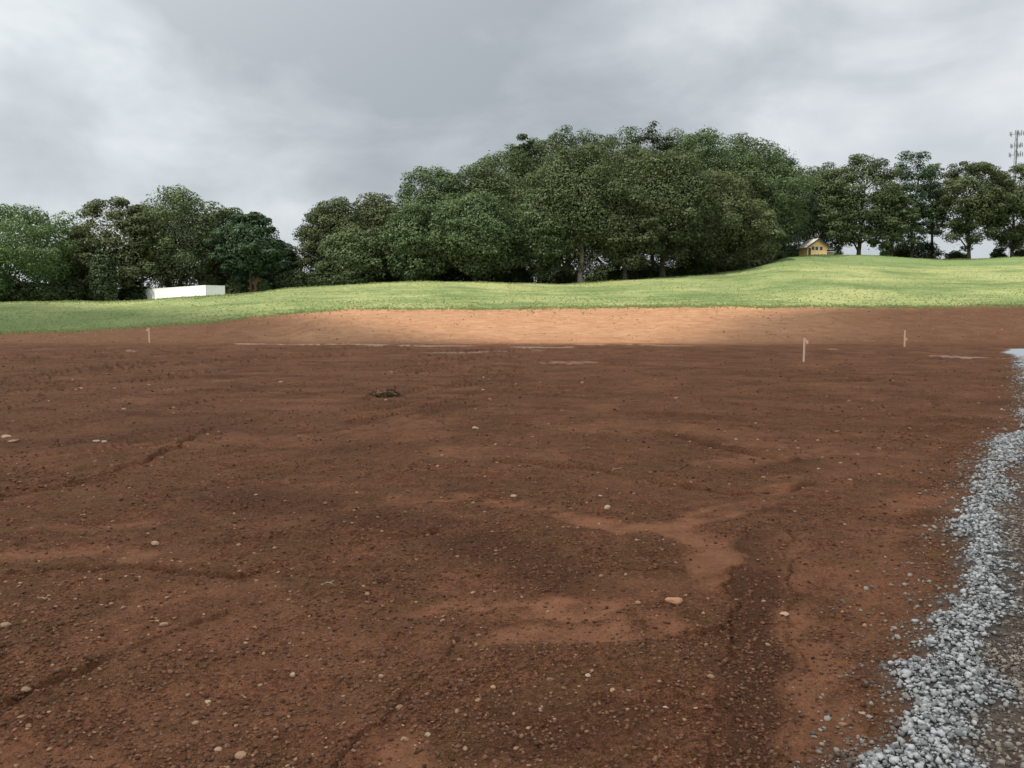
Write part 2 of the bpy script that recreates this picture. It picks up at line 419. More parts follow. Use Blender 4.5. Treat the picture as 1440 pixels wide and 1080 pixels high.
M['stone'] = stone_material('soil_stone', (.12, .058, .030), (.40, .25, .155))
M['stonepale'] = stone_material('pale_stone', (.28, .18, .115), (.46, .345, .24))
M['stoneor'] = stone_material('orange_stone', (.30, .14, .07), (.48, .26, .15))
M['clod'] = stone_material('soil_clod', (.048, .020, .010), (.22, .105, .058))
M['gravel'] = stone_material('crushed_stone', (.065, .062, .060), (.48, .485, .495))
M['gravelmix'] = stone_material('dusty_crushed_stone', (.06, .042, .030), (.31, .27, .23))
M['wood'] = simple('stake_wood', (.62, .46, .33), .8, .15, 20, .2, .2, (1, 1, .15))
M['tape'] = simple('flagging_tape', (.72, .42, .36), .5, .1, 10)
M['twig'] = simple('twig_wood', (.36, .27, .19), .9, .3, 40, .2)

# ------------------------------------------------------------------ ground sheet
def build_ground():
    thf = np.radians(np.linspace(-38, 38, 1150))
    ths = np.radians(np.concatenate([np.linspace(-180, -38, 60)[:-1]])); the = -ths[::-1]
    th = np.concatenate([ths, thf, the])
    inv = np.linspace(1 / 2.3, 1 / 52., 620)
    r = np.concatenate([np.linspace(.25, 2.25, 14), 1 / inv, np.linspace(52.6, 170, 250), np.geomspace(173, 4000, 60)])
    T, Rr = np.meshgrid(th, r)
    X = Rr * np.sin(T); Y = Rr * np.cos(T)
    dr = np.gradient(r)[:, None] * np.ones_like(T); dl = Rr * R_(76) / 1150
    spc = np.maximum(np.minimum(dr, .12 + Rr * .0), dl) * .7
    spc = np.where(np.abs(T) > R_(39), .6, spc)
    z, grass, gravel, silt, dark, streak, berm, D, pc = full_h(X.ravel(), Y.ravel(), spc.ravel())
    V = np.stack([X.ravel(), Y.ravel(), z], 1)
    nr, nt = T.shape
    i = np.arange(nr - 1)[:, None] * nt; j = np.arange(nt)[None, :]; j2 = (j + 1) % nt
    j, j2 = j[:, :-1], j2[:, :-1]
    Fc = np.stack([(i + j), (i + j2), (i + nt + j2), (i + nt + j)], -1).reshape(-1, 4)[:, ::-1]
    # orange subsoil: the cut bank
    edge = D - 57.5 + fbm(V[:, 0] * .15, V[:, 1] * .4, 3, 88) * 2.0
    lft = sstep(330, 470, pc + fbm(V[:, 0] * .3, V[:, 1] * .3, 2, 89) * 40)
    rgt = 1 - .72 * sstep(1080, 1290, pc)
    bank = sstep(-9, 4, edge) * (1 - grass) * (.30 + .70 * lft) * rgt
    pad = gravel * sstep(30, 36, Y.ravel())
    lush_and_shade = sstep(122, 150, D + fbm(V[:, 0] * .05, V[:, 1] * .05, 3, 71) * 12) + .7 * sstep(97, 84, D) * sstep(330, 200, pc)  # greener crest; on the left front strip, cloud shade painted as darker grass
    A = dict(grass=grass, gravel=gravel, silt=silt, dark=dark, streak=streak, berm=berm, bank=bank, pad=pad, lush_and_shade=lush_and_shade)
    fg = grass[Fc].mean(1); fv = gravel[Fc].mean(1)
    cls = np.where(fg > .5, 1, np.where(fv > .5, 2, 0))
    for c, nm in ((0, 'soil_ground'), (1, 'grass_field'), (2, 'gravel_road')):
        ff = Fc[cls == c]; used, inv_ = np.unique(ff, return_inverse=True)
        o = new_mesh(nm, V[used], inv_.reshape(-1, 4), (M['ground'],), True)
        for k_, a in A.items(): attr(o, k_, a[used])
        tag(o, kind='structure')
build_ground()

# ------------------------------------------------------------------ scattered rocks
ico_v = None
def ico():
    import bmesh
    bm = bmesh.new(); bmesh.ops.create_icosphere(bm, subdivisions=1, radius=1)
    v = np.array([q.co[:] for q in bm.verts]); f = np.array([[q.index for q in p.verts] for p in bm.faces]); bm.free(); return v, f
IV, IF = ico()
def rock_batch(xs, ys, size, seed, flatn=.6, sink=.25, tone=None, ang=.28, zs=None):
    g = np.random.default_rng(seed); n = len(xs); k = len(IV)
    if zs is None: zs = full_h(xs, ys)[0]
    base = IV[None] * (1 + (g.random((n, k, 1)) - .5) * 2 * ang) + g.normal(0, .10, (n, k, 3))
    sc = np.stack([1 + .45 * g.random(n), .7 + .5 * g.random(n), flatn * (.7 + .6 * g.random(n))], 1) * size[:, None] * .5
    base = base * sc[:, None, :]
    # tilt and spin
    a = g.random(n) * 6.283; t = g.normal(0, .3, n)
    c, s = np.cos(t), np.sin(t)
    y = base[..., 1] * c[:, None] - base[..., 2] * s[:, None]; z = base[..., 1] * s[:, None] + base[..., 2] * c[:, None]
    c, s = np.cos(a), np.sin(a); x = base[..., 0]
    X = x * c[:, None] - y * s[:, None]; Y = x * s[:, None] + y * c[:, None]
    V = np.stack([X + xs[:, None], Y + ys[:, None], z + (zs + sc[:, 2] * (1 - 2 * sink))[:, None]], -1).reshape(-1, 3)
    Fa = (IF[None] + (np.arange(n) * k)[:, None, None]).reshape(-1, 3)
    tn = g.random(n) * .8 if tone is None else tone
    return V, Fa, np.repeat(tn, k)
def scatter_px(n, seed, r0=470, r1=1110, x0=-60, x1=1500, pw=1.0):
    g = np.random.default_rng(seed); px = x0 + g.random(n) * (x1 - x0); py = r0 + (r1 - r0) * g.random(n) ** pw
    u = (px - 720) / F; v = (540 - py) / F; yy = cp + v * sp; zz = -sp + v * cp; t = -CAMH / zz
    return u * t, yy * t

# clods of soil
xs, ys = scatter_px(110000, 5, 500, 1110)
z, grass, gravel, silt, dark, streak, *_ = full_h(xs, ys)
dens = (.25 + .75 * sstep(-.3, .4, fbm(xs * 1.2, ys * 1.2, 3, 91))) * (1 - .93 * silt) + .5 * dark
keep = (rng.random(len(xs)) < dens) & (gravel < .3) & (grass < .3)
xs, ys, z = xs[keep], ys[keep], z[keep]; D = np.hypot(xs, ys)
sz = (.0032 + .013 * rng.random(len(xs)) ** 5) * (1 + np.minimum(D, 30) * .11)
V, Fa, tn = rock_batch(xs, ys, sz, 3, .7, .3, zs=z)
o = new_mesh('soil_clods', V, Fa, (M['clod'],)); attr(o, 'tone', tn); tag(o, kind='stuff')
# crumbs of dry subsoil on the cut bank
gb = np.random.default_rng(41); nb = 5200; Db = gb.uniform(56, 76, nb); ub = gb.uniform(-.64, .64, nb); xb = ub * Db
zb_, grb, gvb, *_ = full_h(xb, Db); kb = (grb < .6) & (gvb < .3) & (gb.random(nb) < .25 + .75 * (fbm(xb * .3, Db * .5, 3, 96) > 0)); xb, Db, zb_ = xb[kb], Db[kb], zb_[kb]
V, Fa, tn = rock_batch(xb, Db, .03 + .13 * gb.random(len(xb)) ** 4, 44, .6, .3, zs=zb_)
o = new_mesh('subsoil_clods', V, Fa, (stone_material('subsoil_clod', (.15, .072, .036), (.40, .235, .135)),)); attr(o, 'tone', tn); tag(o, kind='stuff')
# pebbles
xs, ys = scatter_px(2300, 15, 492, 1110)
z, grass, gravel, silt, dark, streak, *_ = full_h(xs, ys)
dens = (.2 + .8 * sstep(-.2, .5, fbm(xs * .8, ys * .8, 3, 93))) * (1 - .9 * silt)
keep = (rng.random(len(xs)) < dens) & (gravel < .4) & (grass < .3)
xs, ys, z = xs[keep], ys[keep], z[keep]; D = np.hypot(xs, ys)
sz = (.007 + .010 * rng.random(len(xs)) ** 2) * (1 + np.minimum(D, 30) * .12)
V, Fa, tn = rock_batch(xs, ys, sz, 4, .6, .25, zs=z)
o = new_mesh('pebbles', V, Fa, (M['stone'],)); attr(o, 'tone', tn); tag(o, kind='stuff')

# gravel: fresh pale ridge along the edge, dusty stones behind it, strays on the soil
def gravel_batch():
    g = np.random.default_rng(8); px_ = []; 
    n = 240000
    Yy = 2.2 + (34 - 2.2) * g.random(n) ** 2.1
    off = -.55 + 3.6 * g.random(n)
    xs = .6 * Yy - .42 + off * 1.166; ys = Yy
    inview = np.abs(xs / ys) < .72
    xs, ys = xs[inview], ys[inview]
    z, grass, gravel, silt, dark, streak, berm, D, pc = full_h(xs, ys)
    e = road_edge(xs, ys)
    stray = np.exp(-np.abs(e) / .09) * .15
    pr = np.clip(gravel * (.34 + .45 * sstep(-.3, .3, fbm(xs * 1.4, ys * 1.4, 3, 95)) * 1.0) + berm * .9 + stray * (gravel < .2), 0, 1)
    k_ = g.random(len(xs)) < pr
    xs, ys, z, berm = xs[k_], ys[k_], z[k_], berm[k_]
    D = np.hypot(xs, ys)
    sz = (.007 + .019 * g.random(len(xs)) ** 2.6) * (1 + .05 * np.clip(D - 4, 0, 30))
    fresh = berm + g.normal(0, .16, len(xs)) > .36
    return xs, ys, z, sz, fresh, berm
xs, ys, z, sz, fresh, berm = gravel_batch()
for sel, nm, mt, lift in ((fresh, 'gravel', 'gravel', 1), (~fresh, 'dusty_gravel', 'gravelmix', 0)):
    V, Fa, tn = rock_batch(xs[sel], ys[sel], sz[sel] * (1.1 if lift else .95), 6 + lift, .75, .2, tone=(.15 + .85 * rng.random(sel.sum())) if lift else rng.random(sel.sum()) ** 1.2, zs=z[sel] + lift * rng.random(sel.sum()) * .014, ang=.5)
    o = new_mesh(nm, V, Fa, (M[mt],)); attr(o, 'tone', tn); tag(o, kind='stuff')

# individual stones
def one_stone(px, py, wpx, hpx, m, label, group=None, seed=0, name='stone'):
    x, y = flat(px, py); d = y
    w = wpx * d / F; h = max(hpx * d / F * .8, w * .3)
    import bmesh
    bm = bmesh.new(); bmesh.ops.create_icosphere(bm, subdivisions=2, radius=1)
    g = random.Random(seed)
    pl = [Vector((g.gauss(0, 1), g.gauss(0, 1), g.gauss(0, 1))).normalized() for _ in range(11)]
    cut = [.62 + .25 * g.random() for _ in pl]
    for v in bm.verts:
        for q, c in zip(pl, cut):
            dd = v.co.dot(q)
            if dd > c: v.co -= q * (dd - c)
        v.co *= 1 + g.uniform(-.03, .03)
        v.co = Vector((v.co.x * w * .58, v.co.y * w * .45, v.co.z * h * .62))
    me = bpy.data.meshes.new(name); bm.to_mesh(me); bm.free(); me.materials.append(M[m])
    o = bpy.data.objects.new(name, me); COL.objects.link(o)
    o.location = (x, y, ground_z(x, y) + h * .22); o.rotation_euler = (g.uniform(-.15, .15), g.uniform(-.15, .15), g.uniform(-.5, .5))
    attr(o, 'tone', np.full(len(me.vertices), g.uniform(.25, .75)))
    return tag(o, label, 'stone', group)
STONES = [
 (947,848,23,12,'stoneor','large orange-tan stone right of the pale washed patch, biggest stone on the soil'),
 (218,766,11,7,'stonepale','whitish squarish stone lying alone in the left middle of the soil'),
 (231,879,13,9,'stone','tan rounded stone at the upper end of the lower left crease'),
 (8,877,17,10,'stone','tan oval stone at the left edge of the picture beside the twig'),
 (339,1059,17,10,'stone','flat tan stone near the bottom edge, left of centre, larger of a close pair'),
 (307,1049,12,9,'stone','roundish greyish stone just left of the flat tan stone near the bottom edge'),
 (36,978,15,9,'stone','long tan stone at the foot of the crease near the left edge'),
 (41,1030,10,8,'stone','small brown stone near the lower left corner'),
 (411,948,9,8,'stonepale','whitish round stone alone in the lower left soil'),
 (292,984,10,8,'stonepale','pale lumpy stone below the lower left crease'),
 (104,948,8,6,'stone','small tan stone above the left end of the lower crease'),
 (536,952,8,7,'stonepale','small whitish stone left of the crease running up from the bottom edge'),
 (562,997,13,8,'stone','tan oval stone right of the crease at the bottom centre'),
 (569,1042,12,9,'stone','grey-brown tilted stone near the bottom edge below the tan oval stone'),
 (601,1040,10,7,'stonepale','small pale stone in a cluster near the bottom centre'),
 (672,992,9,8,'stone','tan stone with a dark side, lower centre of the soil'),
 (693,968,11,6,'stone','flat pale brown stone below the pale washed patch'),
 (773,956,11,7,'stone','slanting brown stone below the middle of the pale washed patch'),
 (827,954,9,6,'stonepale','small flat pale stone below the right part of the washed patch'),
 (743,1025,7,6,'stonepale','bright white pebble-sized stone near the bottom centre'),
 (861,980,9,7,'stone','small light brown stone lower right of centre'),
 (936,1000,9,6,'stonepale','small cream stone left of the dark wheel band'),
 (1000,959,13,9,'stone','tan rounded stone at the left side of the dark wheel band'),
 (1104,862,15,8,'stonepale','flat pale stone slab lying on the right side of the dark wheel band'),
 (638,906,7,9,'stone','upright narrow stone at the top end of the bottom centre crease'),
 (722,701,9,7,'stonepale','pale stone just above the washed channel, left one of two'),
 (854,717,9,7,'stonepale','pale stone just above the washed channel, right one of two'),
 (669,604,9,7,'stonepale','light stone standing alone in the centre below the grass clump'),
 (8,614,14,6,'stonepale','flat pale stone at the left edge, upper one of a far pair'),
 (20,621,16,6,'stone','flat brown stone at the left edge, lower one of a far pair'),
 (136,620,10,5,'stonepale','small pale stone far left on the soil, left one of a close pair'),
 (147,621,8,5,'stonepale','small pale stone far left on the soil, right one of a close pair'),
 (1185,1015,12,7,'stone','tan flat stone left of the gravel near the bottom right'),
 (1213,1002,9,6,'stonepale','small whitish stone between the soil and the gravel edge at the bottom right'),
 (1190,531,8,5,'stonepale','small cream stone right of the nearest wooden stake'),
 (336,768,7,5,'stone','small brown stone right of the whitish squarish stone'),
 (897,850,8,7,'stone','small brown stone left of the large orange-tan stone'),
]
for i, (px, py, w, h, m, lb) in enumerate(STONES): one_stone(px, py, w, h, m, lb, seed=i + 1)
g = random.Random(77); src = []
for i in range(8):
    o = one_stone(500, 900, 10, 7, 'stone', 'x', seed=900 + i); src.append(o)
cnt = 0; tries = 0
GL = 'small unremarkable brown stone lying loose among many others on the bare soil'
GG = 'small loose stones scattered over the bare soil'
pos_list = []
while cnt < 250:
    px = g.uniform(-10, 1400); py = 520 + 560 * g.random() ** .8
    x, y = flat(px, py)
    if road_edge(np.array([x]), np.array([y]))[0] > -.3: continue
    if fbm(np.array([x * .7]), np.array([y * .7]), 3, 97)[0] + g.uniform(-.35, .35) < -.05: continue
    s = src[cnt] if cnt < 8 else src[g.randrange(8)].copy()
    if cnt >= 8: COL.objects.link(s)
    s.location = (x, y, ground_z(x, y) + .002)
    k_ = g.uniform(3.4, 7) / 10 * y / flat(500, 900)[1]
    s.scale = (k_, k_ * g.uniform(.8, 1.1), k_ * g.uniform(.7, 1.1)); s.rotation_euler.z = g.uniform(0, 6.28)
    tag(s, GL, 'stone', GG); cnt += 1

# twigs
def twig(px, py, wpx, label, seed, m='twig'):
    g = random.Random(seed); x, y = flat(px, py); L = wpx * y / F; mb = MB()
    a = g.uniform(-.5, .5); pts = []
    for i in range(6):
        t = i / 5 - .5
        pts.append((t * L * math.cos(a) + g.uniform(-.04, .04) * L, t * L * math.sin(a) * .8, .008 + L * .12 * (1 - (2 * t) ** 2) + g.uniform(0, .01)))
    rad = max(.0035, L * .022)
    mb.tube(pts, [rad * (1.1 - .12 * i) for i in range(6)], 6)
    for i in (1, 3, 4):
        p = Vector(pts[i]); q = p + Vector((g.uniform(-.1, .35) * L, g.uniform(-.3, .3) * L, g.uniform(.02, .14) * L))
        mb.tube([p, (p + q) / 2 + Vector((0, 0, .02 * L)), q], [rad * .8, rad * .6, rad * .35], 5)
    o = mb.build('twig', M[m], None, True); o.location = (x, y, ground_z(x, y)); tag(o, label, 'twig')
twig(62, 846, 26, 'dry broken twig lying on the soil at the left edge', 1)
twig(868, 664, 20, 'pale forked twig lying along the track ridge in the middle of the soil', 2)
twig(634, 693, 22, 'dark stick lying above the left end of the washed channel', 3, 'bark')
twig(462, 828, 22, 'pale thin twig left of centre above the washed patch', 4)

# uprooted grass clump
def clump():
    g = np.random.default_rng(5); x, y = flat(542, 556); n = 1100; W = .38
    a = g.random(n) * 6.283; rr = g.random(n) ** .5
    cx = rr * np.cos(a) * W; cy = rr * np.sin(a) * W * .6; cz = .15 * (1 - rr ** 2) * (.6 + .4 * g.random(n)) * (1 + .3 * np.sin(cx * 14))
    dirn = np.stack([g.normal(0, .8, n) + cx * 3, g.normal(0, .8, n), g.normal(.25, .45, n)], 1); dirn /= np.linalg.norm(dirn, axis=1)[:, None]
    L = .05 + .09 * g.random(n); w = .006 + .006 * g.random(n)
    side = np.cross(dirn, g.normal(0, 1, (n, 3))); side /= np.linalg.norm(side, axis=1)[:, None]
    c = np.stack([cx, cy, cz], 1)
    V = np.stack([c - side * w[:, None], c + side * w[:, None], c + dirn * L[:, None] + np.array([0, 0, -.02])], 1).reshape(-1, 3)
    root = empty('grass_clump', (x, y, ground_z(x, y)), 'uprooted clump of dry grass and roots lying on the bare soil', 'grass clump')
    o = new_mesh('grass_blades', V, np.arange(3 * n).reshape(-1, 3), (M['drygrass'],), False, root); attr(o, 'tone', np.repeat(g.random(n), 3))
    m = 520; ax = g.uniform(-1, 1, m) * W * .62; ay = g.uniform(-1, 1, m) * W * .3; az = .10 * np.exp(-(ax / W) ** 2 * 2) * g.random(m)
    V, Fa, tn = rock_batch(ax, ay, .03 + .06 * g.random(m), 12, .8, .1, zs=az)
    o = new_mesh('soil_ball', V, Fa, (M['clod'],), False, root); attr(o, 'tone', tn)
clump()

# ------------------------------------------------------------------ survey stakes
def stake(px, ytop, ybot, Y, lean, label, tape_side):
    b = at(px, ybot, Y); h = (ybot - ytop) * Y / F
    b.z = ground_z(b.x, b.y)
    root = empty('survey_stake', b, label, 'stake', 'wooden survey stakes on the graded pad')
    w = .034 if Y < 40 else .045
    mb = MB(); mb.prism([(-w, -.1), (w * .0, -.14), (w, -.1), (w, h - .01), (w * .8, h), (-w * .85, h), (-w, h - .015)], -.012, .012)
    o = mb.build('lath', M['wood'], root); 
    t = MB()
    zt = h * (.93 if Y < 40 or px < 500 else .55)
    t.box(-w - .004, w + .004, -.018, .018, zt - .05, zt)
    s = tape_side; a = .02
    t.v += [(s * w, -a, zt), (s * (w + .09), -a - .02, zt - .02), (s * (w + .12), -a, zt - .12), (s * (w + .05), -a - .03, zt - .17), (s * (w + .01), -a, zt - .08)]
    t.v += [(p[0], p[1] + .008, p[2]) for p in t.v[-5:]]; k0 = 8
    t.f += [tuple(k0 + i for i in range(5)), tuple(k0 + 5 + i for i in reversed(range(5)))] + [(k0 + i, k0 + (i + 1) % 5, k0 + 5 + (i + 1) % 5, k0 + 5 + i) for i in range(5)]
    t.build('flagging_tape', M['tape'], root)
    root.rotation_euler = (R_(1.5), R_(lean), R_(8))
stake(1130, 476, 509, 31.0, .6, 'tallest and nearest wooden stake with tape at its top, right of centre', 1)
stake(1272, 464, 487, 47.5, -1.5, 'small wooden stake at the foot of the bank on the right with tape halfway up', 1)
stake(210, 461, 482, 55.5, 0, 'thin wooden stake on the left with a tape tag at its top', -1)

# ------------------------------------------------------------------ grass
def grass_stuff():
    g = np.random.default_rng(31); n = 22000
    pc = g.uniform(-60, 1500, n); D = 74 + 86 * g.random(n) ** 1.6
    ne = 8000; pc = np.concatenate([pc, g.uniform(-60, 1500, ne)]); D = np.concatenate([D, DB + g.normal(0, .8, ne)])
    pt = 5000; pc = np.concatenate([pc, g.uniform(-60, 1500, pt)]); D = np.concatenate([D, DB - g.exponential(2, pt)])
    # rough uncut fringe under the trees and along the crest
    nf = 15000; pf = g.uniform(-60, 1500, nf); df = np.interp(pf, [c[0] for c in CREST], [c[1] for c in CREST]) + g.normal(1.0, 1.6, nf)
    pc = np.concatenate([pc, pf]); D = np.concatenate([D, df]); fringe = np.concatenate([np.zeros(len(pc) - nf), np.ones(nf)])
    x = (pc - 720) / F * D; y = D
    z, gr, *_ = full_h(x, y)
    k_ = (g.random(len(x)) < np.clip(gr + .06, 0, 1)); x, y, z, D, fringe = x[k_], y[k_], z[k_], D[k_], fringe[k_]; n = len(x)
    h = (.03 + .05 * g.random(n)) * (1 + .4 * (D < 90)) * (1 + 1.6 * fringe * g.random(n)) * (1 + .5 * (fbm(x * .4, y * .4, 2, 5) > .25)) * np.where(D < 77, 1.5, 1)
    V = []; tn = .25 - .2 * fringe - .35 * sstep(122, 150, D) + g.random(n) * .18 + .22 * (1 + fbm(x * .2, y * .2, 3, 14))
    for b in range(2):
        a = g.random(n) * 3.1416; w = .05 + .06 * g.random(n)
        dx, dy = np.cos(a) * w, np.sin(a) * w; lx, ly = g.normal(0, .05, n), g.normal(0, .05, n)
        V.append(np.stack([np.stack([x - dx, y - dy, z - .01], 1), np.stack([x + dx, y + dy, z - .01], 1), np.stack([x + lx + dx * .5, y + ly, z + h * (.8 + .3 * g.random(n))], 1)], 1))
    V = np.concatenate(V).reshape(-1, 3)
    o = new_mesh('grass', V, np.arange(len(V)).reshape(-1, 3), (M['grassb'],)); attr(o, 'tone', np.repeat(np.concatenate([tn, tn]), 3)); tag(o, kind='stuff')
grass_stuff()

# ------------------------------------------------------------------ trees
def leaf_cloud(g, H, RX, RY, z0, puffs, prad, leaves, lsize, flatp=.72, shape=2.2, gapn=.0, layered=False, fill=.25, shell=0.0):
    """puff centres over an uneven envelope, leaf faces over the puffs"""
    zc = z0 + (H - z0) * .46; rz_u = H - zc; rz_d = zc - z0
    d = g.normal(0, 1, (puffs * 3, 3)); d[:, 2] = d[:, 2] * .8 + .18; d /= np.linalg.norm(d, axis=1)[:, None]
    az = np.arctan2(d[:, 1], d[:, 0])
    ph = g.random(6) * 6.28
    irr = 1 + .12 * np.sin(az * 2 + ph[0]) + .09 * np.sin(az * 3 + ph[1] + d[:, 2] * 3) + .07 * np.sin(az * 5 + ph[2]) + .07 * np.sin(d[:, 2] * 6 + ph[3])
    irr /= 1.12
    depth = np.where(g.random(len(d)) < .74, .80 + .2 * g.random(len(d)), .3 + .5 * g.random(len(d)))
    e = np.abs(d) ** (2 / shape) * np.sign(d); e /= np.maximum(np.linalg.norm(e, axis=1), 1e-6)[:, None]; e = d * .5 + e * .5
    pr = prad * g.uniform(.6, 1.35, len(d))
    C = np.stack([e[:, 0] * np.maximum(RX * irr * depth - pr * .75, .1), e[:, 1] * np.maximum(RY * irr * depth - pr * .75, .1), zc + np.where(e[:, 2] > 0, e[:, 2] * (rz_u * np.maximum(depth, np.where(e[:, 2] > .45, .86 + .1 * np.abs(np.sin(az * 3 + ph[4])), 0)) - pr * flatp * .85), e[:, 2] * rz_d * depth)], 1)
    ok = []
    for i in range(len(C)):
        if all(np.linalg.norm(C[i] - C[j]) > (pr[i] + pr[j]) * .40 for j in ok): ok.append(i)
        if len(ok) >= puffs: break
    C, pr = C[ok], pr[ok]
    top = np.percentile(C[:, 2] + pr * flatp * .9, 99.5); k1 = (H - zc) / (top - zc); up = C[:, 2] > zc; C[up, 2] = zc + (C[up, 2] - zc) * k1
    ex = np.percentile(np.abs(C[:, 0]) + pr * .9, 93); C[:, :2] *= RX / ex
    if layered: C[:, 2] = np.round(C[:, 2] / (prad * 1.25)) * prad * 1.25 + g.normal(0, prad * .12, len(C))
    w = pr ** 2; idx = g.choice(len(C), leaves, p=w / w.sum())
    dd = g.normal(0, 1, (leaves, 3)); dd[:, 2] += .35; dd /= np.linalg.norm(dd, axis=1)[:, None]
    lump = 1 + .18 * np.sin(dd[:, 0] * 5 + idx) * np.sin(dd[:, 1] * 5 + idx * 1.7) + .12 * np.sin(dd[:, 2] * 7 + idx * 2.3)
    rad = pr[idx] * lump * np.where(g.random(leaves) < fill, g.uniform(.2, .85, leaves), g.uniform(.86, 1.02, leaves))
    Pp = C[idx] + dd * rad[:, None] * np.array([1, 1, flatp])
    nrm = dd * np.array([1, 1, 1 / flatp]) + g.normal(0, .38, (leaves, 3)); nrm[:, 2] += .25; nrm /= np.linalg.norm(nrm, axis=1)[:, None]
    # outer skin of foliage that ties the clumps into one crown
    ns = int(leaves * shell)
    if ns:
        q = g.normal(0, 1, (ns, 3)); q[:, 2] = q[:, 2] * .8 + .3; q /= np.linalg.norm(q, axis=1)[:, None]
        aq = np.arctan2(q[:, 1], q[:, 0]); ea = 1 + .05 * np.sin(aq * 3 + ph[1]) + .05 * np.sin(aq * 7 + ph[2] + q[:, 2] * 6) + .05 * np.sin(q[:, 2] * 11 + ph[3] + aq * 2) + .035 * np.sin(aq * 13 + q[:, 2] * 15)
        rr = np.where(g.random(ns) < .4, g.uniform(.86, .96, ns), g.uniform(.5, .86, ns)) * ea * .95
        Pp[:ns] = np.stack([q[:, 0] * RX * rr, q[:, 1] * RY * rr, zc + np.where(q[:, 2] > 0, q[:, 2] * rz_u * rr, q[:, 2] * rz_d * rr)], 1)
        nrm[:ns] = q + g.normal(0, .4, (ns, 3)); nrm[:ns, 2] += .25; nrm[:ns] /= np.linalg.norm(nrm[:ns], axis=1)[:, None]
    tmp = g.normal(0, 1, (leaves, 3)); a = np.cross(nrm, tmp); a /= np.linalg.norm(a, axis=1)[:, None]; b = np.cross(nrm, a)
    s = lsize * g.uniform(.55, 1.3, leaves)[:, None]
    q = [Pp - a * s * .62, Pp - b * s * g.uniform(.25, .5, leaves)[:, None] + nrm * s * .12, Pp + a * s * .62 , Pp + b * s * g.uniform(.25, .5, leaves)[:, None] - nrm * s * .08]
    V = np.stack(q, 1).reshape(-1, 3); Fc = np.arange(leaves * 4).reshape(-1, 4)
    tone = np.clip(.42 + (g.random(len(C)) - .5)[idx] * .34 + g.normal(0, .10, leaves), 0, 1)
    return V, Fc, np.repeat(tone, 4), C, pr
TREE_I = [0]
def tree(name, px, rtop, wpx, Y, m, label, base=.12, kind='oak', group=None, bark='bark', dens=1.0, cat='tree', rbase=None):
    TREE_I[0] += 1; sd = TREE_I[0]; g = np.random.default_rng(1000 + sd); gr = random.Random(sd)
    top = at(px, rtop, Y); x, y = top.x, Y
    z = ground_z(x, y) - .05
    if rbase is not None: z = min(z, at(px, rbase, Y).z)
    H = top.z - z; RX = wpx / 2 * Y / F 
    lab = label
    root = empty(name, (x, y, z), lab, cat, group)
    vis = (H * RX)
    if kind == 'oak':
        pr = max(.85, min(1.8, RX * .25)); n = int(min(50000, 18000 + vis * 380) * dens)
        V, Fc, tn, C, P_ = leaf_cloud(g, H, RX, RX * g.uniform(.85, 1.0), H * base, int(80 * dens ** .5 + 14), pr, n, .27, fill=.22, shell=.27, flatp=.72)
    elif kind == 'open':
        pr = max(.75, RX * .2); n = int(min(36000, 15000 + vis * 280) * dens)
        V, Fc, tn, C, P_ = leaf_cloud(g, H, RX, RX * .9, H * base, 80, pr, n, .28, flatp=.6, fill=.25, shell=.16)
    elif kind == 'pine':
        pr = max(.7, RX * .28); n = int(16000 * dens)
        V, Fc, tn, C, P_ = leaf_cloud(g, H, RX, RX * .9, H * base, 52, pr, n, .30, flatp=.6, fill=.35, shell=.2)
    else:  # shrub
        pr = max(.45, RX * .36); n = int(7000 * dens)
        V, Fc, tn, C, P_ = leaf_cloud(g, H, RX, RX * .8, 0.05, 26, pr, n, .27, fill=.3, shell=.3)
    o = new_mesh('crown', V, Fc, (M[m],), False, root); attr(o, 'tone', tn)
    # trunk and limbs
    mb = MB(); r0 = max(.07, H * (.021 if kind != 'pine' else .014)) * gr.uniform(.9, 1.2)
    if kind == 'shrub': r0 = .05
    top_t = H * (.72 if kind in ('oak', 'open') else .84)
    if kind == 'shrub': top_t = H * .6
    lean = gr.uniform(-.05, .05) * H; pts = []
    for i in range(7):
        t = i / 6; pts.append((lean * t * t + gr.uniform(-.01, .01) * H * (i > 0), gr.uniform(-.01, .01) * H * (i > 0), -.3 + (top_t + .3) * t))
    mb.tube(pts, [r0 * (1.45 if i == 0 else 1 - .13 * i) for i in range(7)], 9)
    order = sorted(range(len(C)), key=lambda i: -P_[i])[:(14 if kind != 'shrub' else 6)]
    for i in order:
        c = Vector(C[i]); tz = max(H * base * .9, min(c.z - gr.uniform(.08, .22) * H, top_t * .95)) if kind != 'pine' else max(.3, c.z - .3)
        t = (tz + .3) / (top_t + .3); k_ = min(5.99, max(0, t * 6)); a = Vector(pts[int(k_)]).lerp(Vector(pts[int(k_) + 1]), k_ - int(k_))
        mid = a.lerp(c, .5) + Vector((0, 0, .04 * H * (1 if kind != 'pine' else .2)))
        rr = r0 * (.5 - .25 * t)
        mb.tube([a, mid, c], [rr, rr * .65, rr * .25], 6)
    mb.build('trunk', M[bark], root, True)
    return root
GF = 'trees along the far side of the grass field'
T = lambda *a, **k: tree(*a, group=GF, **k)
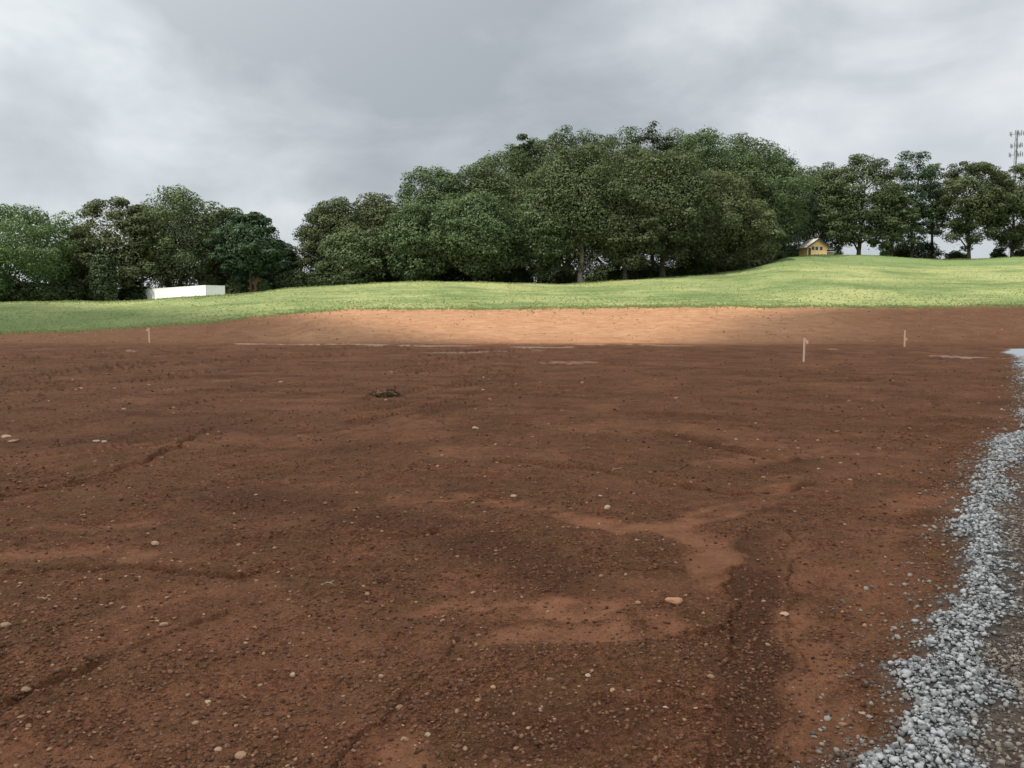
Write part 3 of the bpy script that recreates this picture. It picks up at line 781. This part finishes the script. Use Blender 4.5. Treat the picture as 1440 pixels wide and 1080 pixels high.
# left group
T('broadleaf_tree', 5, 285, 215, 116, 'bright', 'bright green full-crowned tree at the far left edge of the photo', base=.04)
T('broadleaf_tree', -95, 290, 150, 122, 'bright', 'bright green tree cut off by the left edge of the photo', base=.04)
T('broadleaf_tree', 108, 326, 80, 126, 'bright', 'short yellowish-green tree in the dip right of the leftmost bright tree', base=.05)
T('broadleaf_tree', 168, 279, 130, 124, 'olive', 'olive-green feathery tree above the left end of the white building', base=.12, kind='open', dens=1.35)
T('broadleaf_tree', 249, 264, 150, 128, 'oak', 'tall round oak behind the white building, highest of the left group', base=.12)
T('broadleaf_tree', 322, 292, 92, 130, 'oak', 'olive oak filling between the tall oak and the dark spreading tree on the left', base=.10)
T('broadleaf_tree', 352, 298, 96, 122, 'bluish', 'blue-green spreading tree just right of the white building', base=.26, kind='open', dens=1.3)
T('dark_evergreen', 143, 352, 46, 117, 'pine', 'dark narrow evergreen bush-tree left of the white building', base=.02, kind='shrub', dens=1.6)
T('broadleaf_tree', 397, 340, 64, 132, 'bluish', 'low dark tree in the dip between the left group and the central wood', base=.04)
# central wood, left shoulder
T('broadleaf_tree', 470, 277, 104, 130, 'oak', 'round-crowned tree at the left end of the central wood', base=.05)
T('broadleaf_tree', 530, 272, 105, 136, 'olive', 'paler olive tree behind, between the left end tree and the high shoulder of the wood', base=.08)
T('broadleaf_tree', 497, 318, 92, 124, 'oak', 'low dark oak in front of the left end of the central wood', base=.05)
T('broadleaf_tree', 612, 233, 120, 134, 'oak', 'broad domed tree forming the left shoulder of the central wood', base=.08)
T('broadleaf_tree', 585, 285, 96, 124, 'oak', 'mid-height tree in front of the domed left shoulder tree', base=.06)
T('broadleaf_tree', 676, 226, 124, 138, 'oak', 'tree behind the domed shoulder tree, a step higher than it', base=.1)
T('broadleaf_tree', 668, 270, 140, 123, 'oak', 'greener front tree whose low limbs droop over the grass left of the big oaks', base=.07, dens=1.1)
# central wood, crown of the hill
T('broadleaf_tree', 712, 205, 118, 146, 'oak', 'high back tree rising left of the dark pine top in the wood', base=.15)
T('pine_tree', 738, 190, 48, 150, 'pine', 'dark pine top poking above the wood left of the biggest oaks', base=.35, kind='pine')
T('broadleaf_tree', 800, 179, 160, 152, 'oak', 'back tree forming the left part of the wood\'s highest ridge', base=.15)
T('broadleaf_tree', 868, 181, 140, 154, 'oak', 'back tree in the middle of the wood\'s highest ridge', base=.15)
T('broadleaf_tree', 818, 204, 178, 128, 'oak', 'biggest front oak in the middle of the wood with a pale trunk beneath', base=.12, bark='barkpale', dens=1.25)
T('broadleaf_tree', 762, 190, 120, 155, 'oak', 'back tree between the dark pine top and the left part of the ridge', base=.15)
T('broadleaf_tree', 962, 185, 120, 160, 'oak', 'back tree between the airy pine and the smooth-domed tree', base=.12)
T('broadleaf_tree', 1036, 189, 110, 160, 'oak', 'back tree just right of the smooth-domed tree on the ridge', base=.12)
T('pine_tree', 921, 173, 84, 156, 'pine', 'airy pine at the very top of the wood showing sky between its tufts', base=.4, kind='pine', dens=1.1)
T('broadleaf_tree', 935, 208, 160, 131, 'oak', 'large front oak right of the biggest oak', base=.12, dens=1.25)
T('broadleaf_tree', 1002, 183, 150, 152, 'oak', 'tall smooth-domed back tree right of the airy pine', base=.1)
T('broadleaf_tree', 1068, 196, 142, 154, 'oak', 'tall back tree on the falling right shoulder of the wood', base=.06)
T('broadleaf_tree', 1100, 214, 92, 168, 'bluish', 'dark green tree at the right end of the wood above the yellow house', base=.03)
T('broadleaf_tree', 1008, 238, 130, 138, 'olive', 'paler front oak at the right of the wood, below the smooth-domed tree', base=.08)
T('broadleaf_tree', 1058, 285, 86, 142, 'olive', 'shorter olive tree at the right corner of the wood', base=.04)
T('broadleaf_tree', 760, 262, 92, 126, 'oak', 'shaded mid tree between the drooping green tree and the biggest oak', base=.1)
T('broadleaf_tree', 880, 262, 96, 126, 'oak', 'lower front tree between the two largest front oaks', base=.12)
# right row
T('broadleaf_tree', 1160, 230, 86, 172, 'oak', 'rounded tree directly behind the yellow house', base=.1)
T('broadleaf_tree', 1213, 218, 118, 170, 'oak', 'widest tree of the right row with sky showing under its crown', base=.13, kind='open', dens=1.3)
T('pine_tree', 1287, 211, 76, 172, 'bluish', 'tallest tree of the right row with a narrow forked top', base=.12, kind='pine', dens=1.15)
T('pine_tree', 1315, 230, 50, 176, 'oak', 'thin sparse tree with sky showing through, right of the narrow forked tree', base=.3, kind='pine', dens=.5)
T('broadleaf_tree', 1256, 268, 70, 168, 'oak', 'short tree filling low between the widest and the narrow tree of the right row', base=.1, kind='open', dens=.9)
T('broadleaf_tree', 1368, 226, 104, 169, 'oak', 'round-topped tree of the right row left of the mast', base=.16, kind='open', dens=1.35)
T('broadleaf_tree', 1428, 231, 92, 171, 'oak', 'tree directly below the mast at the right edge', base=.14, kind='open', dens=1.35)
T('broadleaf_tree', 1500, 226, 84, 170, 'oak', 'tree cut off by the right edge of the photo', base=.1)
# understorey
US = [(18,392,90,113),(60,398,60,112),(95,388,50,116),(190,394,60,124),(333,384,34,122),(372,393,22,121),(412,380,52,122),(455,378,70,123),(520,372,80,128),(575,370,70,130),
      (630,366,80,134),(690,365,90,134),(725,372,60,130),(790,374,70,138),(850,372,60,142),(910,366,80,140),(975,360,80,140),(1020,350,70,140),(1052,332,74,140),(1093,340,54,155),(1118,343,36,172),
      (1176,346,30,186),(1245,352,24,182),(1268,344,34,176),(1300,338,50,176),(1345,352,34,178),(1405,348,26,178),(1437,350,30,176),(480,386,46,121),(605,384,40,125),(880,378,50,132)]
where = ['at the far left edge','left of the dark evergreen','beside the dark evergreen','behind the white building\'s left end','right of the white building','tiny and low in front of the tan house','in the dip left of the central wood','under the left end tree of the wood','under the olive tree of the wood','under the domed shoulder tree, left side','under the domed shoulder tree, right side',
 'behind the drooping green tree','right of the drooping green tree','left of the pale trunk','right of the pale trunk','left under the large front oak','right under the large front oak','under the paler front oak','rounded and pale-topped at the right corner of the wood','left of the yellow house behind the corner','touching the left side of the yellow house',
 'right of the yellow house','under the widest tree of the right row','left of the narrow forked tree','right under the narrow forked tree','left under the round-topped tree','right under the round-topped tree','under the mast tree','low in front of the left end of the wood','low in front of the shoulder trees','low between the two largest front oaks']
for (px, rt, w, Y), wh in zip(US, where):
    tree('shrub', px, rt, w, Y, 'olive' if px == 1052 else 'shrub', 'dark understorey shrub ' + wh if px != 1052 else 'rounded pale-topped bush at the right corner of the wood', kind='shrub', cat='shrub', group='shrubs under the trees', dens=1.5 if w > 55 else 1.0)

# ------------------------------------------------------------------ buildings
M['white'] = simple('white_siding', (.82, .83, .84), .5, .04, 1.2, 0, .3)
M['seam'] = simple('grey_metal', (.45, .47, .48), .5, .1, 4)
M['roofgrey'] = simple('grey_roof', (.42, .43, .44), .7, .2, 6)
M['roofpale'] = simple('pale_roof', (.40, .39, .35), .7, .15, 6)
M['yellow'] = simple('yellow_boards', (.74, .54, .22), .7, .10, 6, .1, .2, (.3, .3, 6))
M['darktrim'] = simple('dark_trim', (.05, .045, .04), .7, .2, 6)
M['glass'] = simple('dark_glass', (.03, .035, .045), .15, .1, 3, 0, .6)
M['cream'] = simple('cream_paint', (.70, .62, .50), .6, .06, 6)
M['brick'] = simple('tan_brick', (.45, .27, .16), .85, .25, 5, .2)
def white_building():
    a = at(198, 407.2, 124); b = at(289, 400.8, 108); zt = (a.z + b.z) / 2
    d = Vector((b.x - a.x, b.y - a.y, 0)); L = d.length; rz = math.atan2(d.y, d.x)
    z0 = min(ground_z(a.x, a.y), ground_z(b.x, b.y)) - .3
    root = empty('white_building', (a.x, a.y, z0), 'long low flat-roofed white building half hidden behind the grass rise on the left', 'building', rz=rz)
    H = zt - z0; dep = 2.6
    mb = MB(); mb.box(0, L, 0, dep, 0, H - .10)
    mb.build('wall', M['white'], root)
    s = MB()
    for i in range(1, 14): s.box(L * i / 14 - .02, L * i / 14 + .02, -.012, .0, .05, H - .13)
    s.build('panel_seam', M['white'], root)
    r = MB(); r.prism([(-.015, 0), (L + .015, 0), (L + .015, .10), (-.015, .10)], -.02, dep + .02); o = r.build('roof', M['white'], root); o.location.z = H - .10
    c = MB(); c.box(-.03, .06, -.03, .06, 0, H - .11); c.box(L - .06, L + .03, -.03, .06, 0, H - .11); c.build('corner_trim', M['white'], root)
white_building()
def yellow_house():
    Y = 163; c = at(1149, 358.5, Y); s = Y / F; z0 = c.z - .6
    root = empty('yellow_house', (c.x, Y, z0), 'small yellow gabled cottage with a dark-edged roof on the crest of the grass hill', 'house', rz=R_(15))
    W = 2.15; He = (358.5 - 347.5) * s + .6; D = 3.0; Ha = (358.5 - 337) * s + .6
    mb = MB(); mb.prism([(-W, 0), (W, 0), (W, He), (0, Ha), (-W, He)], 0, D); mb.build('wall', M['yellow'], root)
    r = MB(); o_ = .42; sl = (Ha - He) / W
    for sg in (-1, 1):
        e = [(0, Ha + .03), (sg * (W + o_), He - sl * o_ + .03), (sg * (W + o_), He - sl * o_ + .15), (0, Ha + .17)]
        r.prism(e if sg > 0 else e[::-1], -.45, D + .3)
    r.build('roof', M['roofpale'], root)
    f = MB()
    for sg in (-1, 1):
        e = [(0, Ha - .12), (sg * (W + o_ + .02), He - sl * o_ - .10), (sg * (W + o_ + .02), He - sl * o_ + .17), (0, Ha + .19)]
        f.prism(e if sg > 0 else e[::-1], -.52, -.452)
    f.build('fascia', M['darktrim'], root)
    for x0 in (-.95, -.15, .85):
        w = MB(); w.box(x0 - .3, x0 + .3, -.05, -.003, 1.25 + .25, 2.2); w0 = w.build('window', M['glass'], root)
        t = MB(); t.box(x0 - .36, x0 - .3, -.07, -.004, 1.44, 2.26); t.box(x0 + .3, x0 + .36, -.07, -.004, 1.44, 2.26); t.box(x0 - .3, x0 + .3, -.07, -.004, 2.2, 2.26); t.box(x0 - .3, x0 + .3, -.07, -.004, 1.44, 1.5)
        t.build('window_frame', M['cream'], w0)
    d = MB(); d.box(-1.95, -1.4, -.04, -.003, .3, 1.9); d.build('door', M['darktrim'], root)
    p = MB(); p.box(-W, W + .6, -1.3, -.01, .3, .45)
    p.build('porch_deck', M['cream'], root)
    rl = MB()
    for i in range(9): rl.box(-1.0 + i * .45, -.94 + i * .45, -1.28, -1.22, .45, 1.15)
    rl.box(-1.05, 2.75, -1.30, -1.2, 1.15, 1.22); rl.build('porch_railing', M['cream'], root)
yellow_house()
def tan_house():
    Y = 127; c = at(362, 407, Y); z0 = c.z - 2.0
    root = empty('tan_house', (c.x, Y, z0), 'tan brick house glimpsed between trunks right of the white building', 'house', rz=R_(12))
    mb = MB(); mb.prism([(-1.8, 0), (1.8, 0), (1.8, 2.9), (0, 3.9), (-1.8, 2.9)], 0, 5); mb.build('wall', M['brick'], root)
    r = MB(); r.prism([(0, 3.93), (2.1, 2.77), (2.1, 2.92), (0, 4.08), (-2.1, 2.92), (-2.1, 2.77)], -.3, 5.3); r.build('roof', M['roofgrey'], root)
    for x in (-.8, .8):
        w = MB(); w.box(x - .3, x + .3, -.04, -.003, 1.9, 2.7); w.build('window', M['glass'], root)
tan_house()
# ------------------------------------------------------------------ mast
M['mast'] = simple('galvanised_steel', (.13, .135, .15), .5, .1, 2)
M['panel'] = simple('antenna_panel', (.15, .155, .17), .5, .05, 2)
def mast():
    Y = 300; c = at(1428, 230, Y); z0 = ground_z(c.x, Y); s = Y / F
    root = empty('antenna_mast', (c.x, Y, z0), 'grey lattice antenna mast with three tiers of panels rising behind the right-hand trees', 'mast')
    top = at(1428, 184, Y).z - z0; mb = MB()
    legs = [(math.cos(a), math.sin(a)) for a in (.3, 2.394, 4.489)]
    for lx, ly in legs: mb.tube([(lx * .95, ly * .95, 0), (lx * .42, ly * .42, top)], [.11, .08], 6)
    nseg = 34
    for i in range(nseg):
        for a in range(3):
            b = (a + 1 + (i % 2)) % 3; za, zb = top * i / nseg, top * (i + 1) / nseg; ra = .95 - .53 * i / nseg; rb = .95 - .53 * (i + 1) / nseg
            if a != b: mb.tube([(legs[a][0] * ra, legs[a][1] * ra, za), (legs[b][0] * rb, legs[b][1] * rb, zb)], [.045, .045], 4)
    mb.tube([(0, 0, top * .5), (0, 0, top + .3)], [.10, .10], 6)
    mb.build('lattice_tower', M['mast'], root)
    for row, rad in ((188, 1.75), (205, 1.4), (217.5, 1.75)):
        zz = at(1428, row, Y).z - z0; pl = MB()
        for a in range(3):
            t = a * 2.094 + .25; ux, uy = math.cos(t), math.sin(t); vx, vy = -uy, ux
            pl.tube([(ux * .3, uy * .3, zz), (ux * rad, uy * rad, zz)], [.09, .09], 6)
            pl.tube([(ux * rad - vx * 1.1, uy * rad - vy * 1.1, zz), (ux * rad + vx * 1.1, uy * rad + vy * 1.1, zz)], [.05, .05], 6)
        fr = pl.build('antenna_platform', M['mast'], root)
        for a in range(3):
            t = a * 2.094 + .25; ux, uy = math.cos(t), math.sin(t); vx, vy = -uy, ux
            for q in (-.95, 0, .95):
                an = MB(); cx, cy = ux * (rad + .15) + vx * q, uy * (rad + .15) + vy * q
                an.box(-.13, .13, -.07, .07, -.75, .75); o = an.build('antenna_panel', M['panel'], fr)
                o.location = (cx, cy, zz + .1); o.rotation_euler.z = t - math.pi / 2
mast()

# ------------------------------------------------------------------ sun, passing cloud, sky
SUN = Vector((-.62, -.34, 1.12)).normalized()        # towards the sun
sl = bpy.data.lights.new('sun', 'SUN'); sl.energy = 4.4; sl.angle = R_(.53); sl.color = (1, .93, .82)
so = bpy.data.objects.new('sun', sl); COL.objects.link(so); so.rotation_euler = SUN.to_track_quat('Z', 'Y').to_euler(); so.location = (0, 0, 60)
# the low cloud that shades the pad: a thick lens whose rim follows the shadow's edge
edge = [(-260,107),(-120,105),(-75,102),(-55,98),(-44,92),(-35,81),(-28,68),(-20,55),(-10,51),(1,51),(9,52),(14,58),(19,68),(28,75),(50,78),(110,79),(220,84),
        (260,20),(230,-70),(120,-150),(0,-170),(-130,-160),(-240,-90),(-290,20)]
CH = 650.0
def cloud():
    pts = []
    for i in range(len(edge)):
        a, b = Vector(edge[i]), Vector(edge[(i + 1) % len(edge)])
        n = max(1, int((b - a).length / 6))
        for k_ in range(n): pts.append(a.lerp(b, k_ / n))
    P2 = np.array([p[:] for p in pts]); jit = fbm(P2[:, 0] * .05, P2[:, 1] * .05, 3, 7) * 2.0; jit = np.where(np.abs(P2[:, 0]) < 60, jit, jit * 4)
    cen = np.array([0, -40.]); dirv = P2 - cen; dirv /= np.linalg.norm(dirv, axis=1)[:, None]; P2 = P2 + dirv * jit[:, None]
    off = np.array([SUN.x, SUN.y]) / SUN.z * CH
    rings = [(1.0, 0), (.97, 9), (.85, 26), (.6, 42), (.3, 50), (.05, 52)]
    low = [(.97, -4), (.85, -9), (.6, -12), (.3, -13), (.05, -13)]
    seq = low[::-1] + rings; n = len(P2); V = []
    for s, h in seq:
        q = cen + (P2 - cen) * s
        hz = h * (1 + .35 * fbm(q[:, 0] * .03, q[:, 1] * .03, 3, 9 + int(h)))
        V.append(np.stack([q[:, 0] + off[0], q[:, 1] + off[1], CH + hz], 1))
    V = np.concatenate(V); Fc = []
    for r_ in range(len(seq) - 1):
        i = np.arange(n); j = (i + 1) % n; Fc.append(np.stack([r_ * n + i, r_ * n + j, (r_ + 1) * n + j, (r_ + 1) * n + i], 1))
    m, t = mat('cloud_vapour'); nn = NT(t); nn.out((.85, .86, .88), 1.0, None, spec=0)
    o = new_mesh('cloud', V, np.concatenate(Fc), (m,), True); tag(o, kind='structure')
cloud()

w = bpy.data.worlds.new('World'); SC.world = w; w.use_nodes = True; w.node_tree.nodes.clear(); n = NT(w.node_tree)
sky = n.n('ShaderNodeTexSky', sky_type='NISHITA'); sky.sun_disc = False
sky.sun_elevation = math.asin(SUN.z); sky.sun_rotation = math.atan2(SUN.x, SUN.y)
tc = n.n('ShaderNodeTexCoord').outputs['Generated']
sep = n.n('ShaderNodeSeparateXYZ'); n.l(tc, sep.inputs[0])
zc = n.math('ADD', n.math('MAXIMUM', sep.outputs[2], 0), .14)
cx = n.math('DIVIDE', sep.outputs[0], zc); cy = n.math('DIVIDE', sep.outputs[1], zc)
sm = n.n('ShaderNodeMapping'); sm.inputs['Scale'].default_value = (1, 1, 1.9); sm.inputs['Location'].default_value = (3.1, 1.7, .4); n.l(tc, sm.inputs[0]); cv = sm.outputs[0]
a1 = n.noise(cv, 2.6, 5, .5, .25); a2 = n.noise(cv, 6.5, 5, .52, .2)
cov = n.math('ADD', n.math('MULTIPLY', a1, .75), n.math('MULTIPLY', a2, .25))
# where the cloud deck is thin (bright) or heavy (dark): broad patches by direction
def patch(px, py, wdt, amt, prev):
    d = Vector(ray(px, py)).normalized()
    v = n.n('ShaderNodeVectorMath', operation='DOT_PRODUCT'); n.l(tc, v.inputs[0]); v.inputs[1].default_value = d
    nrm = n.n('ShaderNodeVectorMath', operation='LENGTH'); n.l(tc, nrm.inputs[0])
    c = n.math('DIVIDE', v.outputs['Value'], nrm.outputs['Value'])
    f = n.mr(c, math.cos(wdt), 1, 0, amt); f.node.interpolation_type = 'SMOOTHSTEP'
    return n.math('ADD', prev, f)
cov = patch(100, 235, R_(11), .12, cov); cov = patch(330, 270, R_(10), .12, cov)
cov = patch(1340, 60, R_(18), .12, cov); cov = patch(640, 90, R_(20), -.17, cov); cov = patch(140, 30, R_(16), -.20, cov)
cov = patch(1080, 180, R_(9), -.05, cov)
cc = n.ramp(n.math('ADD', cov, n.math('MULTIPLY', n.math('SUBTRACT', n.noise(cv, 4.2, 5, .55, .5), .5), .62)), [(.28, (3.35, 3.65, 3.9)), (.43, (4.2, 4.5, 4.75)), (.57, (5.3, 5.6, 5.85)), (.74, (6.9, 7.1, 7.3))])
for e in []: pass
sunv = n.n('ShaderNodeVectorMath', operation='DOT_PRODUCT'); n.l(tc, sunv.inputs[0]); sunv.inputs[1].default_value = SUN
glow = n.mr(sunv.outputs['Value'], -.10, 1, 1.0, 3.1); glow.node.interpolation_type = 'SMOOTHSTEP'
hs = n.n('ShaderNodeVectorMath', operation='SCALE'); n.l(cc, hs.inputs[0]); n.l(glow, hs.inputs['Scale'])
warm = n.mix(n.mr(sunv.outputs['Value'], 0, 1, 0, 1), (1, 1, 1), (1.06, 1.0, .90))
ccw = n.mix(1.0, hs.outputs[0], warm, 'MULTIPLY')
sc2 = n.mix(.93, sky.outputs[0], ccw)
bg = n.n('ShaderNodeBackground'); bg.inputs[1].default_value = .1; n.l(sc2, bg.inputs[0])
wo = n.n('ShaderNodeOutputWorld'); n.l(bg.outputs[0], wo.inputs[0])

SC.view_settings.view_transform = 'Standard'; SC.view_settings.look = 'None'; SC.view_settings.exposure = .28; SC.view_settings.gamma = 1
SC.cycles.max_bounces = 5; SC.cycles.diffuse_bounces = 3; SC.cycles.transparent_max_bounces = 4
